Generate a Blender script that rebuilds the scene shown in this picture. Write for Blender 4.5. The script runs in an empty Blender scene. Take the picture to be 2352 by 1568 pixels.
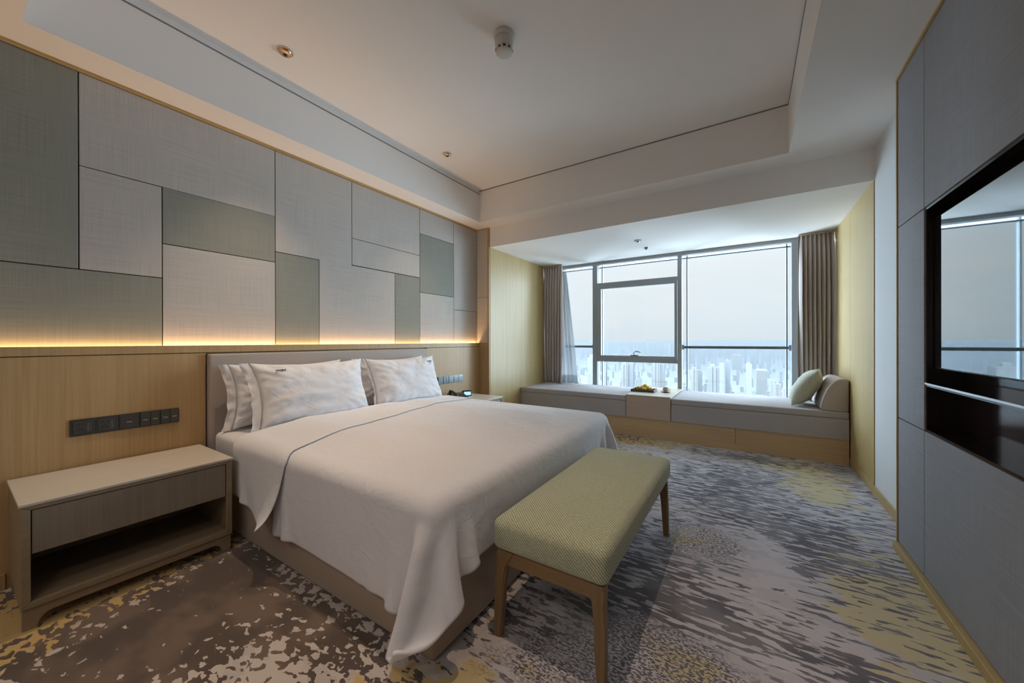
import bpy, bmesh, math, random
from mathutils import Vector, Matrix, noise
R = math.radians
random.seed(7)
SC = bpy.context.scene
COL = SC.collection

# ---------------------------------------------------------------- camera
CAM = Vector((2.957, 0.0, 1.15))
def camera():
    a, b, c = R(32.84), R(-0.066), R(-0.125)
    F = Vector((-math.sin(a)*math.cos(b), math.cos(a)*math.cos(b), math.sin(b)))
    r = Vector((math.cos(a), math.sin(a), 0)); u = r.cross(F)
    r2 = r*math.cos(c) + u*math.sin(c); u2 = -r*math.sin(c) + u*math.cos(c)
    cd = bpy.data.cameras.new('camera'); cd.sensor_width = 36; cd.lens = 840.6/2352*36
    cd.clip_start = 0.05; cd.clip_end = 20000
    o = bpy.data.objects.new('camera', cd); COL.objects.link(o)
    m = Matrix((r2, u2, -F)).transposed().to_4x4(); m.translation = CAM
    o.matrix_world = m; SC.camera = o
camera()

# ---------------------------------------------------------------- world, sun, exposure
SC.view_settings.view_transform = 'Standard'; SC.view_settings.look = 'None'
SC.view_settings.exposure = 0.5; SC.view_settings.gamma = 1.0; SC.view_settings.use_curve_mapping = False
SC.cycles.use_denoising = True
SC.cycles.max_bounces = 10; SC.cycles.diffuse_bounces = 6; SC.cycles.glossy_bounces = 4
SC.cycles.transmission_bounces = 8; SC.cycles.transparent_max_bounces = 12
SC.cycles.volume_bounces = 1
SC.cycles.sample_clamp_indirect = 6.0; SC.cycles.caustics_reflective = False; SC.cycles.caustics_refractive = False

def world():
    w = bpy.data.worlds.new('sky'); SC.world = w; w.use_nodes = True
    nt = w.node_tree; nt.nodes.clear(); N = nt.nodes.new; L = nt.links.new
    out = N('ShaderNodeOutputWorld'); bg = N('ShaderNodeBackground')
    tc = N('ShaderNodeTexCoord'); sp = N('ShaderNodeSeparateXYZ'); L(tc.outputs['Generated'], sp.inputs[0])
    cr = N('ShaderNodeValToRGB'); L(sp.outputs['Z'], cr.inputs[0])
    e = cr.color_ramp.elements
    e[0].position = 0.0; e[0].color = (0.61, 0.675, 0.735, 1)
    e[1].position = 0.22; e[1].color = (0.71, 0.755, 0.80, 1)
    x = cr.color_ramp.elements.new(0.07); x.color = (0.66, 0.72, 0.775, 1)
    # thin clouds
    mp = N('ShaderNodeMapping'); mp.inputs['Scale'].default_value = (2.2, 2.2, 9)
    L(tc.outputs['Generated'], mp.inputs[0])
    nz = N('ShaderNodeTexNoise'); nz.inputs['Scale'].default_value = 2.4; nz.inputs['Detail'].default_value = 5
    L(mp.outputs[0], nz.inputs['Vector'])
    c2 = N('ShaderNodeValToRGB'); c2.color_ramp.elements[0].position = .5; c2.color_ramp.elements[1].position = .72
    c2.color_ramp.elements[1].color = (.5, .5, .5, 1)
    L(nz.outputs['Fac'], c2.inputs[0])
    mx = N('ShaderNodeMix'); mx.data_type = 'RGBA'; L(c2.outputs[0], mx.inputs[0])
    L(cr.outputs[0], mx.inputs[6]); mx.inputs[7].default_value = (.77, .76, .75, 1)
    # overhead sky boosted above the visible part, added to light the room
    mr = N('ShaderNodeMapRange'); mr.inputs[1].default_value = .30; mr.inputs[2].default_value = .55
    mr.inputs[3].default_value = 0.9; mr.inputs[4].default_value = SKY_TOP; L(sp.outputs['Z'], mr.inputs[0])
    # boosted further east and west, out of view, as added room light
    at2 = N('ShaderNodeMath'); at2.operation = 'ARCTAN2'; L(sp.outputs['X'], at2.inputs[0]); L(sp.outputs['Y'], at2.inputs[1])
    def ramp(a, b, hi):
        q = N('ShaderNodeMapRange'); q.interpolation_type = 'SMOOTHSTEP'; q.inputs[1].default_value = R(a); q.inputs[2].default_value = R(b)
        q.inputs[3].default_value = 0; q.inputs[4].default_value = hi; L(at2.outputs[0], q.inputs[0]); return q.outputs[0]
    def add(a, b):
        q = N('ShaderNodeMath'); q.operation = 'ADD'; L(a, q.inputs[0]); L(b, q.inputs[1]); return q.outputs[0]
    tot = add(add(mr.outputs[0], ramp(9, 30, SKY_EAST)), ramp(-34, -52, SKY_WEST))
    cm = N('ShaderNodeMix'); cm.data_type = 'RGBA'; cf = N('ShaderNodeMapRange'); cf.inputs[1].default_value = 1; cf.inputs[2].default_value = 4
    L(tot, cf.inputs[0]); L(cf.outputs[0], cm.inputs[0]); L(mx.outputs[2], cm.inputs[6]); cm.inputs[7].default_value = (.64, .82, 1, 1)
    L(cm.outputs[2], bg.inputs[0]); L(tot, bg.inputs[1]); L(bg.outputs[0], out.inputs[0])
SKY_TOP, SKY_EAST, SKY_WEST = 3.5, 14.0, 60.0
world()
def light(name, kind, loc, energy, color, **k):
    d = bpy.data.lights.new(name, kind); d.energy = energy; d.color = color
    for a, b in k.items():
        if a != 'rot': setattr(d, a, b)
    o = bpy.data.objects.new(name, d); COL.objects.link(o); o.location = loc
    o.rotation_euler = k.get('rot', (0, 0, 0)); return o
sun = light('sun', 'SUN', (0, 0, 60), 2.2, (1, .93, .82), angle=R(1.5))
sun.rotation_euler = Vector((-.62, -.62, .62)).to_track_quat('Z', 'Y').to_euler()
light('window_portal', 'AREA', (1.97, 5.34, 1.42), 1, (1, 1, 1), shape='RECTANGLE', size=3.5, size_y=1.84, rot=(R(-90), 0, 0)).data.cycles.is_portal = True
WARM = (1.0, .75, .52)
# added fill spots behind the camera, brightening the room without fixtures
for x_, y_ in ((.7, -.9), (1.9, -.9), (3.0, -.9)):
    light('fill_spot', 'SPOT', (x_, y_, 2.57), 24, (1.0, .90, .81), spot_size=R(144), spot_blend=.6, shadow_soft_size=.22)

# ---------------------------------------------------------------- helpers
ORG = {}
def obj(name, bm, mat, parent=None, smooth=False):
    me = bpy.data.meshes.new(name); bmesh.ops.recalc_face_normals(bm, faces=bm.faces) if not getattr(bm, 'keep', False) else None
    org = ORG.get(parent.name, Vector()) if parent else Vector()
    if org.length: bmesh.ops.translate(bm, verts=bm.verts, vec=-org)
    bm.to_mesh(me); bm.free()
    o = bpy.data.objects.new(name, me); COL.objects.link(o)
    for m in (mat if isinstance(mat, (list, tuple)) else [mat]): me.materials.append(m)
    if smooth: me.polygons.foreach_set('use_smooth', [True]*len(me.polygons)); me.update()
    if parent: o.parent = parent; ORG[o.name] = org
    return o
def tag(o, label=None, cat=None, group=None, kind=None):
    if label: o['label'] = label
    if cat: o['category'] = cat
    if group: o['group'] = group
    if kind: o['kind'] = kind
    return o
def thing(name, label, cat, loc, group=None):
    o = bpy.data.objects.new(name, None); COL.objects.link(o); o.empty_display_size = .05
    o.location = loc; ORG[o.name] = Vector(loc)
    return tag(o, label, cat, group)
def struct(name, bm, m, parent=None, smooth=False):
    o = obj(name, bm, m, parent, smooth)
    if not parent: o['kind'] = 'structure'
    return o
def copy_tree(o, off, parent=None):
    c = o.copy(); COL.objects.link(c); c.parent = parent
    if parent is None: c.location = o.location + Vector(off)
    for ch in list(o.children): copy_tree(ch, (0, 0, 0), c)
    return c
def BM(): return bmesh.new()
def box(bm, x0, x1, y0, y1, z0, z1, bev=0, seg=2, mi=0):
    r = bmesh.ops.create_cube(bm, size=1.0)
    vs = r['verts']
    for v in vs:
        v.co = Vector(((x0+x1)/2 + v.co.x*(x1-x0), (y0+y1)/2 + v.co.y*(y1-y0), (z0+z1)/2 + v.co.z*(z1-z0)))
    fs = {f for v in vs for f in v.link_faces}
    if bev > 0:
        es = {e for v in vs for e in v.link_edges}
        rr = bmesh.ops.bevel(bm, geom=list(es), offset=bev, segments=seg, profile=.5, affect='EDGES')
        fs |= set(rr['faces'])
    for f in fs:
        if f.is_valid: f.material_index = mi
    return bm
def B(*a, **k): return box(BM(), *a, **k)
def lathe(bm, prof, c, seg=32, axis='Z', cap=True):
    rings = []
    for r, h in prof:
        ring = []
        for i in range(seg):
            a = 2*math.pi*i/seg; p = (r*math.cos(a), r*math.sin(a), h)
            if axis == 'X': p = (p[2], p[0], p[1])
            if axis == 'Y': p = (p[0], p[2], p[1])
            ring.append(bm.verts.new(Vector(c)+Vector(p)))
        rings.append(ring)
    for a, b in zip(rings, rings[1:]):
        for i in range(seg):
            bm.faces.new((a[i], a[(i+1) % seg], b[(i+1) % seg], b[i]))
    if cap:
        bm.faces.new(list(reversed(rings[0]))); bm.faces.new(rings[-1])
    return bm
def tube(bm, pts, r, seg=10):
    pts = [Vector(p) for p in pts]; rings = []
    for i, p in enumerate(pts):
        t = (pts[min(i+1, len(pts)-1)] - pts[max(i-1, 0)]).normalized()
        up = Vector((0, 0, 1)) if abs(t.z) < .9 else Vector((1, 0, 0))
        a = t.cross(up).normalized(); b = t.cross(a).normalized()
        rr = r[i] if isinstance(r, (list, tuple)) else r
        rings.append([bm.verts.new(p + a*rr*math.cos(2*math.pi*k/seg) + b*rr*math.sin(2*math.pi*k/seg)) for k in range(seg)])
    for a, b in zip(rings, rings[1:]):
        for i in range(seg): bm.faces.new((a[i], a[(i+1) % seg], b[(i+1) % seg], b[i]))
    bm.faces.new(rings[0]); bm.faces.new(list(reversed(rings[-1])))
    return bm
def prism(bm, poly, axis, a, b, bev=0, seg=2):
    """poly: list of 2D points, extruded along axis from a to b"""
    def P(p, h):
        return {'X': Vector((h, p[0], p[1])), 'Y': Vector((p[0], h, p[1])), 'Z': Vector((p[0], p[1], h))}[axis]
    lo = [bm.verts.new(P(p, a)) for p in poly]; hi = [bm.verts.new(P(p, b)) for p in poly]
    n = len(poly); fs = [bm.faces.new(lo), bm.faces.new(list(reversed(hi)))]
    for i in range(n): fs.append(bm.faces.new((lo[i], hi[i], hi[(i+1) % n], lo[(i+1) % n])))
    bmesh.ops.recalc_face_normals(bm, faces=fs)
    if bev:
        es = {e for v in lo+hi for e in v.link_edges}
        es = [e for e in es if e.calc_face_angle(0) > R(40)]
        bmesh.ops.bevel(bm, geom=es, offset=bev, segments=seg, profile=.5, affect='EDGES')
    return bm
def grid(bm, nu, nv, fn):
    vs = [[bm.verts.new(fn(i/nu, j/nv)) for j in range(nv+1)] for i in range(nu+1)]
    for i in range(nu):
        for j in range(nv): bm.faces.new((vs[i][j], vs[i+1][j], vs[i+1][j+1], vs[i][j+1]))
    return bm
def sstep(a, b, x):
    t = max(0, min(1, (x-a)/(b-a))); return t*t*(3-2*t)
def nz(x, y, z=0.0): return noise.noise(Vector((x, y, z)))

# ---------------------------------------------------------------- materials
class NT:
    def __init__(s, name):
        s.m = bpy.data.materials.new(name); s.m.use_nodes = True; s.t = s.m.node_tree
        s.b = s.t.nodes['Principled BSDF']; s.o = s.t.nodes['Material Output']
        s.tc = s.t.nodes.new('ShaderNodeTexCoord')
    def n(s, k, **kw):
        x = s.t.nodes.new('ShaderNode'+k)
        for a, b in kw.items(): setattr(x, a, b)
        return x
    def l(s, a, b): s.t.links.new(a, b)
    def val(s, sock, v):
        if hasattr(v, 'links') or hasattr(v, 'is_linked'): s.l(v, sock)
        else: sock.default_value = v
    def math(s, op, a, b=0.0, c=None, clamp=False):
        x = s.n('Math', operation=op, use_clamp=clamp); s.val(x.inputs[0], a); s.val(x.inputs[1], b)
        if c is not None: s.val(x.inputs[2], c)
        return x.outputs[0]
    def map(s, scale=(1, 1, 1), rot=(0, 0, 0), vec=None):
        x = s.n('Mapping'); x.inputs['Scale'].default_value = scale; x.inputs['Rotation'].default_value = rot
        s.l(vec or s.tc.outputs['Object'], x.inputs[0]); return x.outputs[0]
    def noise(s, vec, scale, detail=2, rough=.5, dist=0):
        x = s.n('TexNoise'); s.l(vec, x.inputs['Vector']); x.inputs['Scale'].default_value = scale
        x.inputs['Detail'].default_value = detail; x.inputs['Roughness'].default_value = rough
        x.inputs['Distortion'].default_value = dist; return x.outputs['Fac']
    def mix(s, f, a, b):
        x = s.n('Mix', data_type='RGBA'); s.val(x.inputs[0], f)
        for k, v in ((6, a), (7, b)):
            if isinstance(v, tuple): x.inputs[k].default_value = (*v[:3], 1)
            else: s.l(v, x.inputs[k])
        return x.outputs[2]
    def smooth(s, v, a, b, lo=0., hi=1.):
        x = s.n('MapRange', interpolation_type='SMOOTHSTEP'); s.val(x.inputs[0], v)
        x.inputs[1].default_value = a; x.inputs[2].default_value = b; x.inputs[3].default_value = lo; x.inputs[4].default_value = hi
        return x.outputs[0]
    def bump(s, h, strength=.3, dist=.002):
        x = s.n('Bump'); x.inputs['Strength'].default_value = strength; x.inputs['Distance'].default_value = dist
        s.l(h, x.inputs['Height']); s.l(x.outputs[0], s.b.inputs['Normal'])
def mat(name, col, rough=.5, metal=0, spec=.5, var=0, vscale=8, **k):
    t = NT(name); b = t.b
    b.inputs['Roughness'].default_value = rough; b.inputs['Metallic'].default_value = metal
    b.inputs['Specular IOR Level'].default_value = spec
    if var:
        f = t.noise(t.map(), vscale, 3)
        c = t.mix(f, tuple(x*(1-var) for x in col), tuple(min(1, x*(1+var)) for x in col)); t.l(c, b.inputs['Base Color'])
    else: b.inputs['Base Color'].default_value = (*col, 1)
    for a, v in k.items(): b.inputs[a].default_value = v
    return t.m
def fabric(name, col, scale=500, var=.12, bump=.25, stretch=(1, 1, 1), rough=.9, sheen=.1):
    t = NT(name); b = t.b
    b.inputs['Roughness'].default_value = rough; b.inputs['Specular IOR Level'].default_value = .15
    b.inputs['Sheen Weight'].default_value = sheen
    f = t.noise(t.map(stretch), scale, 3, .7); g = t.noise(t.map(), 6, 2)
    c = t.mix(t.smooth(f, .3, .7), tuple(x*(1-var) for x in col), tuple(min(1, x*(1+var)) for x in col))
    c = t.mix(t.math('MULTIPLY', g, .25), c, tuple(x*.85 for x in col))
    t.l(c, b.inputs['Base Color']); t.bump(f, bump, .001)
    return t.m
def wood(name, col, dark, axis='Z', rough=.42, scale=1.0):
    """straight grained veneer, grain runs along axis"""
    t = NT(name); b = t.b
    st = {'Z': (70, 70, 1.6), 'Y': (70, 1.6, 70), 'X': (1.6, 70, 70)}[axis]
    f = t.noise(t.map(tuple(x*scale for x in st)), 1.0, 4, .65, .3)
    st2 = {'Z': (9, 9, .35), 'Y': (9, .35, 9), 'X': (.35, 9, 9)}[axis]
    g = t.noise(t.map(st2), 1.0, 3, .5)
    c = t.mix(t.smooth(f, .3, .75), col, dark); c = t.mix(t.math('MULTIPLY', t.smooth(g, .35, .7), .35), c, tuple(x*.82 for x in col))
    t.l(c, b.inputs['Base Color']); b.inputs['Roughness'].default_value = rough
    b.inputs['Specular IOR Level'].default_value = .4
    t.bump(f, .12, .0006)
    return t.m
def ribbed(name, col, rough=.75):
    """woven wallcovering with fine crossed threads"""
    t = NT(name); b = t.b
    h = t.noise(t.map((3, 3, 520)), 1.0, 2, .6); v = t.noise(t.map((520, 520, 3)), 1.0, 2, .6)
    s = t.math('ADD', t.math('MULTIPLY', h, .5), t.math('MULTIPLY', v, .5))
    c = t.mix(t.smooth(s, .35, .65), tuple(x*.86 for x in col), tuple(min(1, x*1.12) for x in col))
    t.l(c, b.inputs['Base Color']); b.inputs['Roughness'].default_value = rough
    b.inputs['Specular IOR Level'].default_value = .3; t.bump(s, .25, .0008)
    return t.m
M = {}
M['paint'] = mat('ceiling_paint', (.82, .79, .76), .85, spec=.2, var=.015, vscale=2)
M['paintwall'] = mat('wall_paint', (.70, .72, .73), .8, spec=.25, var=.02, vscale=3)
M['lightfab'] = ribbed('light_woven_panel', (.47, .435, .395))
M['darkfab'] = ribbed('sage_woven_panel', (.26, .257, .215))
M['tvfab'] = ribbed('grey_woven_panel', (.30, .31, .335), .6)
M['oak'] = wood('oak_veneer', (.50, .37, .165), (.43, .30, .125), 'Z', .42)
M['oakx'] = wood('oak_veneer_across', (.66, .47, .27), (.58, .39, .21), 'X', .45)
M['oakd'] = wood('oak_headboard_veneer', (.48, .32, .155), (.40, .25, .11), 'Z', .45)
M['trim'] = wood('oak_edge_trim', (.50, .33, .14), (.40, .25, .1), 'Y', .4)
M['night'] = wood('limed_oak_drawer', (.30, .25, .19), (.24, .195, .145), 'Z', .5)
M['nightf'] = wood('limed_oak_frame', (.33, .255, .165), (.27, .20, .12), 'Y', .45)
M['nighttop'] = mat('cream_stone_top', (.60, .54, .46), .35, var=.06, vscale=14)
M['espresso'] = wood('espresso_veneer', (.022, .012, .010), (.014, .008, .007), 'Z', .10)
M['headb'] = fabric('taupe_leatherette', (.40, .345, .31), 300, .05, .12, rough=.6)
M['bedbase'] = fabric('brown_leatherette', (.40, .315, .25), 300, .05, .12, rough=.55)
M['seat'] = fabric('grey_seat_linen', (.47, .44, .445), 420, .22, .5)
M['bolster'] = fabric('grey_bolster_linen', (.50, .43, .40), 420, .2, .5)
M['throw'] = fabric('sage_melange_weave', (.50, .50, .41), 120, .42, .7, (1, 1, 5))
M['curtain'] = fabric('taupe_curtain_cloth', (.56, .49, .45), 380, .18, .3)
def translucent(m, k, col):
    nt = m.node_tree; o = nt.nodes['Material Output']; b_ = nt.nodes['Principled BSDF']
    tl = nt.nodes.new('ShaderNodeBsdfTranslucent'); tl.inputs[0].default_value = (*col, 1); mx = nt.nodes.new('ShaderNodeMixShader'); mx.inputs[0].default_value = k
    nt.links.new(b_.outputs[0], mx.inputs[1]); nt.links.new(tl.outputs[0], mx.inputs[2]); nt.links.new(mx.outputs[0], o.inputs['Surface'])
translucent(M['curtain'], .10, (.5, .42, .36))
M['boxwood'] = wood('pale_rosy_veneer', (.60, .47, .38), (.52, .40, .31), 'X', .5)
M['groove_shade'] = mat('shadow_line', (.22, .21, .20), .9)
M['gap'] = mat('dark_groove', (.03, .03, .028), .9)
M['frame'] = mat('grey_aluminium', (.33, .36, .38), .45, metal=.15, var=.03)
M['rail'] = mat('dark_grey_steel', (.16, .19, .21), .35, metal=.5)
M['chrome'] = mat('brushed_steel', (.6, .6, .6), .3, metal=1)
M['copper'] = mat('copper_reflector', (.72, .48, .27), .28, metal=1)
M['white'] = mat('white_plastic', (.62, .60, .56), .45)
M['vent'] = mat('black_slot', (.02, .02, .02), .8)
M['plate'] = mat('graphite_plate', (.045, .042, .038), .32, spec=.6)
M['plate2'] = mat('graphite_key', (.055, .052, .047), .3, spec=.6)
M['chromed'] = mat('dim_port', (.10, .10, .095), .4)
M['mark'] = mat('pale_print', (.35, .35, .33), .6)
M['phone'] = mat('black_phone_plastic', (.03, .027, .025), .35)
M['clock'] = mat('clock_case', (.02, .025, .03), .3)
M['legwood'] = wood('walnut_bench_leg', (.29, .18, .085), (.21, .125, .058), 'Z', .4)
M['railwood'] = wood('walnut_bench_rail', (.29, .18, .085), (.21, .125, .058), 'X', .4)
M['traywood'] = mat('dark_tray_wood', (.06, .03, .02), .4, var=.2, vscale=30)
M['fruit'] = mat('yellow_fruit', (.85, .50, .06), .4, var=.15, vscale=40)
M['fruitg'] = mat('yellow_green_fruit', (.62, .62, .10), .4, var=.15, vscale=40)
M['leaf'] = mat('fruit_leaf', (.12, .3, .06), .5, var=.2)
M['cup'] = mat('beige_porcelain', (.55, .45, .38), .2)
M['saucer'] = mat('brown_saucer', (.28, .18, .12), .35)
def screen_mat():
    t = NT('tv_glass'); b = t.b; b.inputs['Base Color'].default_value = (.006, .007, .009, 1)
    b.inputs['Roughness'].default_value = .03; b.inputs['IOR'].default_value = 2.3
    b.inputs['Specular IOR Level'].default_value = .8
    b.inputs['Specular Tint'].default_value = (.72, .92, 1, 1)
    b.inputs['Coat Weight'].default_value = 1.0; b.inputs['Coat IOR'].default_value = 2.0; b.inputs['Coat Roughness'].default_value = .02
    return t.m
M['screen'] = screen_mat()
def emit(name, col, s):
    t = NT(name); t.b.inputs['Base Color'].default_value = (*col, 1)
    t.b.inputs['Emission Color'].default_value = (*col, 1); t.b.inputs['Emission Strength'].default_value = s; return t.m
M['led'] = emit('led_diffuser', (1, .62, .25), 5.0)
M['lcd'] = emit('clock_display', (.35, .62, .85), .8)
def linen(name, col=(.76, .75, .77), wr=.34):
    t = NT(name); b = t.b; b.inputs['Base Color'].default_value = (*col, 1)
    b.inputs['Roughness'].default_value = .8; b.inputs['Specular IOR Level'].default_value = .2
    b.inputs['Sheen Weight'].default_value = .15
    f = t.noise(t.map(), 7, 4, .55, .6); g = t.noise(t.map(), 700, 1)
    r1 = t.noise(t.map((1.1, .8, 1.3)), 5.5, 2, .5, 1.6)
    rid = t.math('ABSOLUTE', t.math('SUBTRACT', r1, .5)); rid = t.smooth(rid, 0, .09, 0, 1)
    gate = t.smooth(t.noise(t.map(), 2.1, 1), .42, .62)
    h = t.math('ADD', t.math('ADD', f, t.math('MULTIPLY', t.math('MULTIPLY', rid, gate), -.13)), t.math('MULTIPLY', g, .02)); t.bump(h, wr, .02)
    return t.m
M['linen'] = linen('white_linen'); M['linen2'] = linen('white_duvet_linen', (.75, .74, .77), .40)
def glass():
    t = NT('window_glass'); nt = t.t
    tr = t.n('BsdfTransparent'); tr.inputs[0].default_value = (.97, .985, .98, 1)
    gl = t.n('BsdfGlossy'); gl.inputs['Roughness'].default_value = .0
    fr = t.n('Fresnel'); fr.inputs[0].default_value = 1.45
    mx = t.n('MixShader'); t.l(t.math('MULTIPLY', fr.outputs[0], .8), mx.inputs[0]); t.l(tr.outputs[0], mx.inputs[1]); t.l(gl.outputs[0], mx.inputs[2])
    t.l(mx.outputs[0], t.o.inputs['Surface']); return t.m
M['glass'] = glass()
def sheer():
    t = NT('sheer_voile')
    tr = t.n('BsdfTransparent'); tr.inputs[0].default_value = (1, 1, 1, 1)
    df = t.n('BsdfDiffuse'); df.inputs[0].default_value = (.70, .72, .74, 1)
    tl = t.n('BsdfTranslucent'); tl.inputs[0].default_value = (.30, .31, .32, 1)
    a = t.n('MixShader'); a.inputs[0].default_value = .6; t.l(df.outputs[0], a.inputs[1]); t.l(tl.outputs[0], a.inputs[2])
    sp = t.n('SeparateXYZ'); t.l(t.tc.outputs['Object'], sp.inputs[0])
    band = t.smooth(sp.outputs['Z'], .62, .625, .78, .5)
    m = t.n('MixShader'); t.l(band, m.inputs[0]); t.l(tr.outputs[0], m.inputs[1]); t.l(a.outputs[0], m.inputs[2])
    t.l(m.outputs[0], t.o.inputs['Surface']); return t.m
M['sheer'] = sheer()
def bench_mat():
    t = NT('sage_herringbone_tweed'); b = t.b
    w = t.n('TexWave', wave_type='BANDS', bands_direction='DIAGONAL'); t.l(t.map((1, 1, 1)), w.inputs[0])
    w.inputs['Scale'].default_value = 48; w.inputs['Distortion'].default_value = 2.5; w.inputs['Detail'].default_value = 2; w.inputs['Detail Scale'].default_value = 6
    f = t.noise(t.map(), 260, 2, .7)
    h = t.math('ADD', t.math('MULTIPLY', w.outputs['Fac'], .5), t.math('MULTIPLY', f, .7))
    c = t.mix(t.smooth(h, .35, .85), (.28, .31, .19), (.62, .61, .44)); t.l(c, b.inputs['Base Color'])
    b.inputs['Roughness'].default_value = .9; b.inputs['Specular IOR Level'].default_value = .15; b.inputs['Sheen Weight'].default_value = .25
    t.bump(h, .7, .002); return t.m
M['bench'] = bench_mat()

def carpet():
    t = NT('patterned_carpet'); b = t.b
    sp = t.n('SeparateXYZ'); t.l(t.tc.outputs['Object'], sp.inputs[0]); X, Y = sp.outputs['X'], sp.outputs['Y']
    def blobs(lst):
        acc = None
        for (cx, cy, rx, ry, a) in lst:
            u = t.math('MULTIPLY', t.math('SUBTRACT', X, cx), 1/rx); v = t.math('MULTIPLY', t.math('SUBTRACT', Y, cy), 1/ry)
            d = t.math('ADD', t.math('MULTIPLY', u, u), t.math('MULTIPLY', v, v))
            g = t.math('MULTIPLY', t.math('POWER', 2.718, t.math('MULTIPLY', d, -1.0)), a)
            acc = g if acc is None else t.math('ADD', acc, g)
        return acc
    right = t.smooth(X, 1.6, 2.6)
    iso = t.noise(t.map((.85, 1.3, 1)), 23, 2.2, .55, .35)
    lng = t.noise(t.map((.24, 1.1, 1)), 36, 2.2, .55, .3)
    big = t.noise(t.map((.8, 1.1, 1)), 2.3, 2)
    mixn = t.n('Mix'); t.l(right, mixn.inputs[0]); t.l(iso, mixn.inputs[2]); t.l(lng, mixn.inputs[3]); N1 = mixn.outputs[0]
    dark_d = blobs([(.98, .42, .38, .30, .24), (.75, .75, .3, .2, .22), (1.5, .80, .5, .13, .16), (1.15, .1, .25, .2, .1), (1.62, .34, .36, .34, -.06), (1.95, .62, .25, .25, -.16),
                    (3.0, 1.72, .35, .10, .11), (2.4, 1.75, .25, .45, .06), (2.66, 1.85, .22, .16, .07), (3.25, 2.75, .22, .3, .09), (2.85, 3.1, .25, .5, .07), (2.5, 3.3, .3, .4, .03), (3.45, 1.95, .3, .5, -.035),
                    (3.3, 2.45, .3, .2, .05), (3.02, 2.25, .13, .45, -.22), (2.95, 3.6, .35, .25, .06), (2.9, 4.25, .45, .1, .12), (3.6, 4.3, .15, .15, .1),
                    (3.42, 3.7, .22, .4, -.13), (2.2, 4.1, .5, .3, -.08), (.45, .3, .13, .6, -.16), (2.25, .95, .25, .2, -.02), (3.4, 1.9, .2, .3, -.03), (.2, .0, .15, .12, .2)])
    D = t.math('ADD', t.math('ADD', N1, dark_d), t.math('MULTIPLY', t.math('SUBTRACT', big, .5), .24))
    fine = t.noise(t.map((1, 1, 1)), 160, 2, .7)
    D = t.math('ADD', D, t.math('MULTIPLY', t.math('SUBTRACT', fine, .5), .05))
    dark = t.smooth(t.math('SUBTRACT', D, t.math('MULTIPLY', right, -.012)), .525, .548)
    gold_d = blobs([(.42, .08, .32, .32, .5), (.48, .55, .14, .45, .30), (2.25, .88, .28, .22, .32), (1.95, .80, .14, .12, .15), (3.5, 2.15, .25, .55, .33), (3.42, 3.72, .26, .5, .34),
                    (2.78, 1.42, .22, .16, .22), (2.72, 2.35, .2, .25, .16), (2.9, 4.2, .5, .12, .16), (1.9, 4.3, .5, .16, .3), (3.3, 4.3, .3, .2, .18)])
    gn = t.noise(t.map((.8, 1.2, 1)), 7, 3, .6)
    G = t.math('ADD', gold_d, t.math('MULTIPLY', t.math('SUBTRACT', gn, .5), .7))
    gold = t.smooth(G, .13, .20)
    # second paler grey tone
    pal = t.noise(t.map((.6, 1.2, 1)), 9, 3, .6, .3); mid = t.smooth(t.math('ADD', pal, t.math('MULTIPLY', right, .03)), .52, .56)
    base = t.mix(t.math('MULTIPLY', mid, .55), t.mix(right, (.60, .53, .49), (.66, .63, .69)), t.mix(right, (.47, .43, .42), (.53, .51, .57)))  # warm left, cool right: light tint painted into these and the following tones
    goldc = t.mix(right, (.60, .41, .16), (.66, .575, .37))
    base = t.mix(gold, base, goldc)
    dl = t.mix(right, (.105, .078, .064), (.155, .15, .18))
    dl2 = t.mix(right, (.18, .13, .10), (.25, .245, .275))
    tone = t.smooth(t.noise(t.map((.7, 1, 1)), 4.5, 3), .42, .58)
    dc = t.mix(tone, dl, dl2)
    # speckled zone where dark and gold tufts mix one by one
    spz = t.smooth(t.math('ADD', blobs([(2.72, 1.38, .34, .2, .5), (2.74, 2.36, .24, .26, .4), (2.3, 1.1, .3, .2, .25)]), t.math('MULTIPLY', t.math('SUBTRACT', gn, .5), .5)), .12, .3)
    tuft = t.smooth(t.noise(t.map((.7, 1.3, 1)), 95, 2, .6), .46, .54)
    dark2 = t.n('Mix'); t.l(spz, dark2.inputs[0]); t.l(dark, dark2.inputs[2]); t.l(tuft, dark2.inputs[3])
    col = t.mix(dark2.outputs[0], base, dc)
    g2 = t.noise(t.map(), 420, 2, .8)
    col = t.mix(t.math('MULTIPLY', t.smooth(g2, .3, .7), .28), col, t.mix(.5, col, (.04, .035, .035)))
    t.l(col, b.inputs['Base Color']); b.inputs['Roughness'].default_value = .95; b.inputs['Specular IOR Level'].default_value = .1
    b.inputs['Sheen Weight'].default_value = .2
    hh = t.math('ADD', t.math('MULTIPLY', g2, .5), t.math('MULTIPLY', dark2.outputs[0], -.15)); t.bump(hh, .6, .004)
    return t.m
M['carpet'] = carpet()

# ================================================================ SETTING
W1, W2, YB, YW, DL = 3.65, 3.75, 3.753, 5.35, .198
ZS, ZT, ZA = 2.588, 2.965, 2.34
Y0 = -1.9
struct('floor', B(-.2, 4.1, Y0-.2, 5.75, -.12, 0), M['carpet'])
# ceiling: dropped border with a raised tray, and the lower window bay soffit
bm = BM()
TX0, TX1, TY0, TY1 = .227, 3.219, .192, 3.512
box(bm, -.3, 4.1, Y0-.2, 5.75, ZT, 3.3)
box(bm, -.3, TX0, Y0-.2, YB, ZS, ZT)
box(bm, TX1, 4.1, Y0-.2, YB, ZS, ZT)
box(bm, TX0, TX1, Y0-.2, TY0, ZS, ZT)
box(bm, TX0, TX1, TY1, YB, ZS, ZT)
box(bm, -.3, 4.1, YB, 5.75, ZA, ZT)
ceil = struct('ceiling', bm, M['paint'])
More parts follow.
